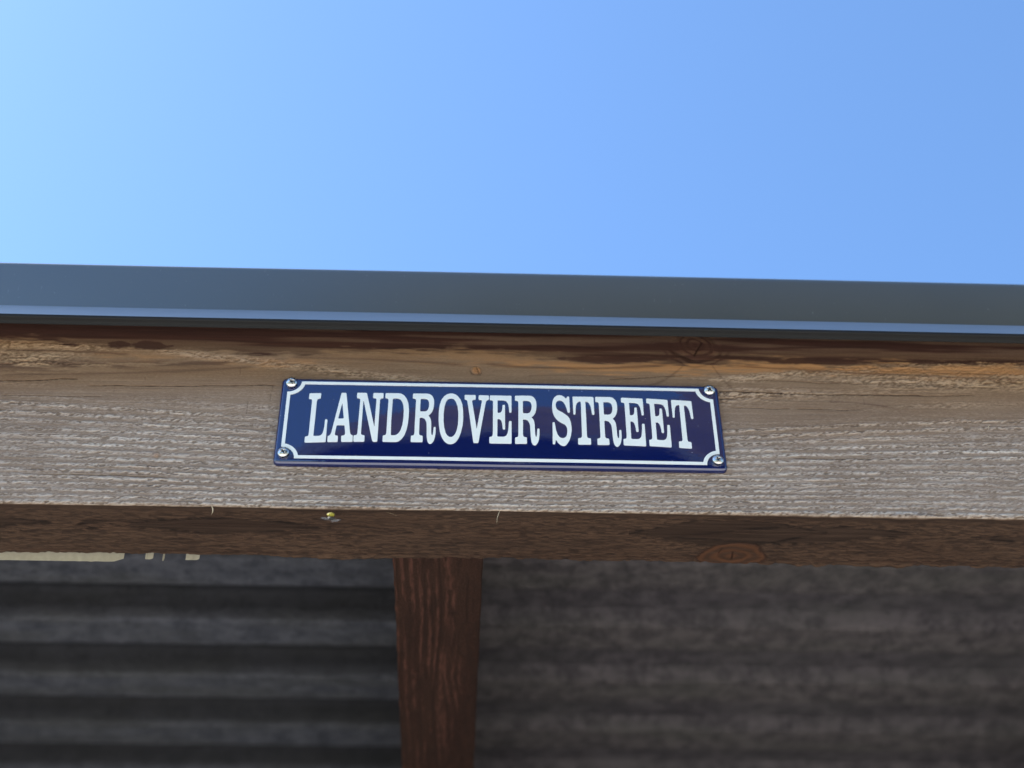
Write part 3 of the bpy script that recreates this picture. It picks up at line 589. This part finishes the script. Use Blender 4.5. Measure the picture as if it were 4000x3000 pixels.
# skirt back towards the wood
top = Pp[0].copy(); ring = []
def skirt(P_):
    a = P_.copy(); a[0, :, 1] = 0; 
    return a
full = np.zeros((Pp.shape[0] + 2, Pp.shape[1] + 2, 3))
full[1:-1, 1:-1] = Pp; full[0, 1:-1] = Pp[0]; full[-1, 1:-1] = Pp[-1]; full[1:-1, 0] = Pp[:, 0]; full[1:-1, -1] = Pp[:, -1]
full[0, 0] = Pp[0, 0]; full[0, -1] = Pp[0, -1]; full[-1, 0] = Pp[-1, 0]; full[-1, -1] = Pp[-1, -1]
for s_ in (np.s_[0, :], np.s_[-1, :], np.s_[:, 0], np.s_[:, -1]): full[s_ + (1,)] = -.0006
plate = grid_obj('plate', full, M_blue, sg)

from mathutils.geometry import delaunay_2d_cdt
def smooth_loop(pts, cut=.22, it=2):
    for _ in range(it):
        o = []
        n = len(pts)
        for i in range(n):
            a = pts[i]; b = pts[(i + 1) % n]; L = math.hypot(b[0] - a[0], b[1] - a[1]) or 1e-9
            c = min(cut, .55 / L)
            o.append((a[0] + (b[0] - a[0]) * c, a[1] + (b[1] - a[1]) * c)); o.append((b[0] - (b[0] - a[0]) * c, b[1] - (b[1] - a[1]) * c))
        pts = o
    return pts
def split_long(pts, m=2.5):
    o = []
    for i, a in enumerate(pts):
        b = pts[(i + 1) % len(pts)]; L = math.hypot(b[0] - a[0], b[1] - a[1]); k = max(1, int(L / m))
        for j in range(k): o.append((a[0] + (b[0] - a[0]) * j / k, a[1] + (b[1] - a[1]) * j / k))
    return o
def inside(p, loops):
    c = False
    for l in loops:
        n = len(l); j = n - 1
        for i in range(n):
            if (l[i][1] > p[1]) != (l[j][1] > p[1]) and p[0] < (l[j][0] - l[i][0]) * (p[1] - l[i][1]) / (l[j][1] - l[i][1]) + l[i][0]: c = not c
            j = i
    return c
def enamel_shape(name, loops, thick=.0006, step=3.0, sm=True):
    """loops in millimetres on the plate; a raised skin that follows the plate's curve"""
    if sm: loops = [smooth_loop(l) for l in loops]
    loops = [split_long(l) for l in loops]
    vs = []; ed = []
    for l in loops:
        b = len(vs); n = len(l); vs += [Vector(p) for p in l]; ed += [(b + i, b + (i + 1) % n) for i in range(n)]
    nb = len(vs)
    xs_ = [p[0] for l in loops for p in l]; zs_ = [p[1] for l in loops for p in l]
    x = min(xs_) + step / 2
    while x < max(xs_):
        z = min(zs_) + step / 2
        while z < max(zs_):
            if inside((x, z), loops): vs.append(Vector((x, z)))
            z += step
        x += step
    ov, oe, of, a1, a2, a3 = delaunay_2d_cdt(vs, ed, [], 0, 1e-6)
    F = [f for f in of if inside((sum(ov[i][0] for i in f) / len(f), sum(ov[i][1] for i in f) / len(f)), loops)]
    V = []
    for p in ov:
        x, z = p[0] / 1000, p[1] / 1000; V.append((x, -(float(surf(x, z)) + thick), z))
    nV = len(V); FF = [tuple(f) for f in F]
    # walls: boundary edges of the kept faces
    cnt = {}
    for f in F:
        for i in range(len(f)):
            k = (f[i], f[(i + 1) % len(f)]); cnt[k] = 1
    m = {}
    for (a, b) in list(cnt):
        if (b, a) not in cnt:
            for q in (a, b):
                if q not in m:
                    m[q] = len(V); V.append((V[q][0], V[q][1] + thick + .0003, V[q][2]))
            FF.append((b, a, m[a], m[b]))
    o = mesh_obj(name, V, FF, M_white, sg); fix_normals(o)
    bv = o.modifiers.new('soft_edge', 'BEVEL'); bv.width = .00022; bv.segments = 2; bv.limit_method = 'ANGLE'; bv.angle_limit = R(50)
    return o
def border_loop(hx, hz, cr, cx, cz):
    """rectangle with concave corners, arcs centred on (cx, cz)"""
    pts = []
    for sx, sz in ((1, 1), (1, -1), (-1, -1), (-1, 1)):
        a_top = math.asin(min(1, (cz - hz) / cr)) if cz > hz else 0
        a_side = math.acos(min(1, (cx - hx) / cr)) if cx > hx else math.pi / 2
        # arc from the point on the top/bottom line to the point on the side line
        t0 = math.pi + a_top; t1 = math.pi + a_side
        arcp = [(cx + cr * math.cos(t0 + (t1 - t0) * i / 12), cz + cr * math.sin(t0 + (t1 - t0) * i / 12)) for i in range(13)]
        q = [(sx * a, sz * b) for a, b in arcp]
        if sx * sz < 0: q = q[::-1]
        pts += q
    return pts
outer = border_loop(193.5, 43.2, 12.2, 193.5, 43.2)
inner = border_loop(190.5, 40.3, 15.7, 193.5, 43.2)
enamel_shape('border', [outer, inner], sm=False, step=2.0)
for L_ in LETTERS: enamel_shape('letter', L_)

# screws
def screw(x, z, rot, tx, tz):
    n, m = 48, 26; rad = .0049; V = []; F = []; MI = []
    def hz(rho): return .0019 * (1 - (rho / rad) ** 2.6)
    V.append((0, 0, 0))
    rhos = [rad * (i / m) for i in range(1, m + 1)]
    def dep(a, b):
        c, s = math.cos(rot), math.sin(rot); u = a * c + b * s; v = -a * s + b * c
        w_ = .00080; L = .0027
        ru = abs(v) < w_ * (1.15 - abs(u) / L * .55) and abs(u) < L; rv = abs(u) < w_ * (1.15 - abs(v) / L * .55) and abs(v) < L
        if ru or rv or (u * u + v * v) < .0011 ** 2: return .0019 * (1 - .45 * math.hypot(u, v) / L)
        return 0
    pts = [(0, 0)]
    for rho in rhos:
        for k in range(n): pts.append((rho * math.cos(2 * math.pi * k / n), rho * math.sin(2 * math.pi * k / n)))
    V = []
    for a, b in pts:
        dd = dep(a, b); V.append((a, -(hz(math.hypot(a, b)) + .0022 - dd), b))
    for k in range(n): F.append((0, 1 + (k + 1) % n, 1 + k))
    for i in range(m - 1):
        for k in range(n):
            p0 = 1 + i * n + k; p1 = 1 + i * n + (k + 1) % n; F.append((p0, p1, p1 + n, p0 + n))
    last = 1 + (m - 1) * n
    for j, (rr, yy) in enumerate([(rad * 1.03, -.0019), (rad * 1.03, -.0012), (rad * .97, -.0011), (rad * .99, .0024)]):
        b = len(V)
        for k in range(n): V.append((rr * math.cos(2 * math.pi * k / n), yy, rr * math.sin(2 * math.pi * k / n)))
        for k in range(n): F.append((last + k, last + (k + 1) % n, b + (k + 1) % n, b + k))
        last = b
    deep = {i for i, (a, b) in enumerate(pts) if dep(a, b) > 0}
    me = bpy.data.meshes.new('screw'); me.from_pydata(V, [], F); me.materials.append(M_screw); me.materials.append(M_recess)
    for p in me.polygons:
        p.use_smooth = True
        if sum(v in deep for v in p.vertices) >= 3: p.material_index = 1
    me.update()
    o = bpy.data.objects.new('screw', me); link(o, sg)
    o.location = (x, -(.0060 + .0010), z); o.rotation_euler = (tx, 0, tz)
    fix_normals(o); return o
screw(-.1905, .0407, R(28), R(8), R(3)); screw(-.1908, -.0385, R(35), R(2), R(-3))
screw(.1908, .0407, R(60), R(9), R(-4)); screw(.1908, -.0390, R(20), R(-2), R(4))

# ================================================================ hoverfly under the beam
def ray(u, v, dist):
    M3 = Matrix(Rm); f = 5765.8
    d = M3 @ Vector(((u - 2000) / f, -(v - 1500) / f, -1)); d.normalize()
    return Vector((-.0383, -1.0485, -.8127 + Z0)) + d * dist
M_yel = plain('hoverfly_yellow', (0.34, 0.30, 0.02), .6); M_blk = plain('hoverfly_black', (0.02, 0.02, 0.018), .5)
tw = NT('hoverfly_wing'); tw.set(Alpha=.28, Roughness=.3); tw.col((0.45, 0.44, 0.42)); M_wing = tw.m
def ellip(name, c, rad, mat, parent, n=14, m=9):
    V = []; F = []
    for i in range(m + 1):
        th = math.pi * i / m
        for k in range(n):
            a = 2 * math.pi * k / n; V.append((c[0] + rad[0] * math.sin(th) * math.cos(a), c[1] + rad[1] * math.sin(th) * math.sin(a), c[2] + rad[2] * math.cos(th)))
    for i in range(m):
        for k in range(n): F.append((i * n + k, i * n + (k + 1) % n, (i + 1) * n + (k + 1) % n, (i + 1) * n + k))
    return mesh_obj(name, V, F, mat, parent, True)
hp = ray(1288, 2016, 1.20)
hf = empty('hoverfly', hp); tag(hf, 'tiny yellow and black hoverfly in the air below the beam', 'insect')
ellip('abdomen', (.0008, 0, .0014), (.0030, .0016, .0015), M_yel, hf)
ellip('band', (-.0004, 0, .0013), (.0004, .0017, .0016), M_blk, hf); ellip('band', (.0016, 0, .0014), (.0004, .0016, .0015), M_blk, hf)
ellip('thorax', (.0010, 0, -.0022), (.0026, .0016, .0012), M_blk, hf); ellip('head', (.0035, 0, -.0024), (.0010, .0012, .0010), M_blk, hf)
for sx, dz in ((-1, .0004), (1, -.0014)):
    V = []
    for k in range(14):
        a = 2 * math.pi * k / 14; V.append((.0010 + sx * (.0040 + .0040 * math.cos(a)), -.0003, -.0030 + dz + .0011 * math.sin(a) + .0006 * math.cos(a)))
    mesh_obj('wing', V, [tuple(range(14))], M_wing, hf)

# ================================================================ what the sign and trim mirror: the house across the yard
def plane_mat(name, a, b, sc, sc3=(1, 1, 1)):
    t = NT(name); n = t.noise(t.coord(sc3), sc, 4); t.col(t.mix(t.rng(n, .35, .65), a, b)); t.set(Roughness=.85); return t.m
M_hw = plane_mat('near_black_wall', (0.010, 0.009, 0.008), (0.028, 0.023, 0.018), 8, (1, 1, 4))  # wall set near-black to darken what the sign reflects
M_hr = plane_mat('brown_roof_tiles', (0.010, 0.009, 0.008), (0.085, 0.062, 0.036), 2.6, (.5, 2, 2))
M_wf = plain('white_window_frame', (0.5, 0.5, 0.48), .5)
M_gl = NT('window_glass'); M_gl.col((0.03, 0.04, 0.05)); M_gl.set(Roughness=.05); M_gl = M_gl.m
M_gut = plain('grey_gutter', (0.20, 0.21, 0.22), .5)
hs = empty('neighbour_house', (2.4, -8.0, 0)); tag(hs, 'house with near-black walls and brown tiled roof across the yard, behind the camera', 'house')
box('wall', (-3.1, -3, 0), (3.5, 2.3, 6.0), M_hw, hs)
V = [(-3.45, 2.5, 5.9), (3.7, 2.5, 5.9), (3.7, 1.15, 8.45), (-2.7, 1.15, 8.45), (-2.7, -1.4, 8.45), (3.7, -1.4, 8.45), (3.7, -3.4, 5.9), (-3.45, -3.4, 5.9)]
mesh_obj('roof', V, [(0, 1, 2, 3), (3, 2, 5, 4), (4, 5, 6, 7), (0, 3, 4, 7), (1, 6, 5, 2), (0, 7, 6, 1)], M_hr, hs)
for wx in (-2.2, .6):
    wf = box('window', (wx, 2.3, 3.7), (wx + 1.5, 2.36, 5.0), M_wf, hs); box('pane', (wx + .08, 2.365, 3.78), (wx + 1.42, 2.375, 4.92), M_gl, wf)
box('gutter', (-3.45, 2.5, 5.76), (3.7, 2.66, 5.92), M_gut, hs)
# a tree beside it
M_leaf = plane_mat('olive_leaves', (0.035, 0.045, 0.012), (0.075, 0.085, 0.030), 3)
M_bark = plain('bark', (0.07, 0.05, 0.035), .9)
tr_ = empty('garden_tree', (4.6, -4.6, 0)); tag(tr_, 'tall olive green garden tree beside the near-black house, behind the camera', 'tree')
def limb(name, pts, r0, r1, parent):
    V = []; F = []; n = 8
    for i, p in enumerate(pts):
        rr = r0 + (r1 - r0) * i / (len(pts) - 1)
        for k in range(n): a = 2 * math.pi * k / n; V.append((p[0] + rr * math.cos(a), p[1] + rr * math.sin(a), p[2]))
    for i in range(len(pts) - 1):
        for k in range(n): F.append((i * n + k, i * n + (k + 1) % n, (i + 1) * n + (k + 1) % n, (i + 1) * n + k))
    return mesh_obj(name, V, F, M_bark, parent, True)
tk = limb('trunk', [(0, 0, 0), (.05, 0, 1.5), (0, .08, 3.0), (.1, 0, 5.0), (.05, .05, 6.6)], .16, .03, tr_)
rnd = random.Random(4); V = []; F = []
for c in range(60):
    a = rnd.uniform(0, 6.28); zz = rnd.uniform(2.6, 7.0); rad_ = (1.5 - abs(zz - 4.8) * .42) * rnd.uniform(.3, 1)
    cc = (rad_ * math.cos(a), rad_ * math.sin(a), zz)
    for l in range(80):
        p = [cc[i] + rnd.gauss(0, .24) for i in range(3)]; s1 = [rnd.gauss(0, .06) for _ in range(3)]; s2 = [rnd.gauss(0, .04) for _ in range(3)]
        b = len(V); V += [tuple(p), tuple(p[i] + s1[i] for i in range(3)), tuple(p[i] + s1[i] + s2[i] for i in range(3)), tuple(p[i] + s2[i] for i in range(3))]; F.append((b, b + 1, b + 2, b + 3))
mesh_obj('crown', V, F, M_leaf, tr_)
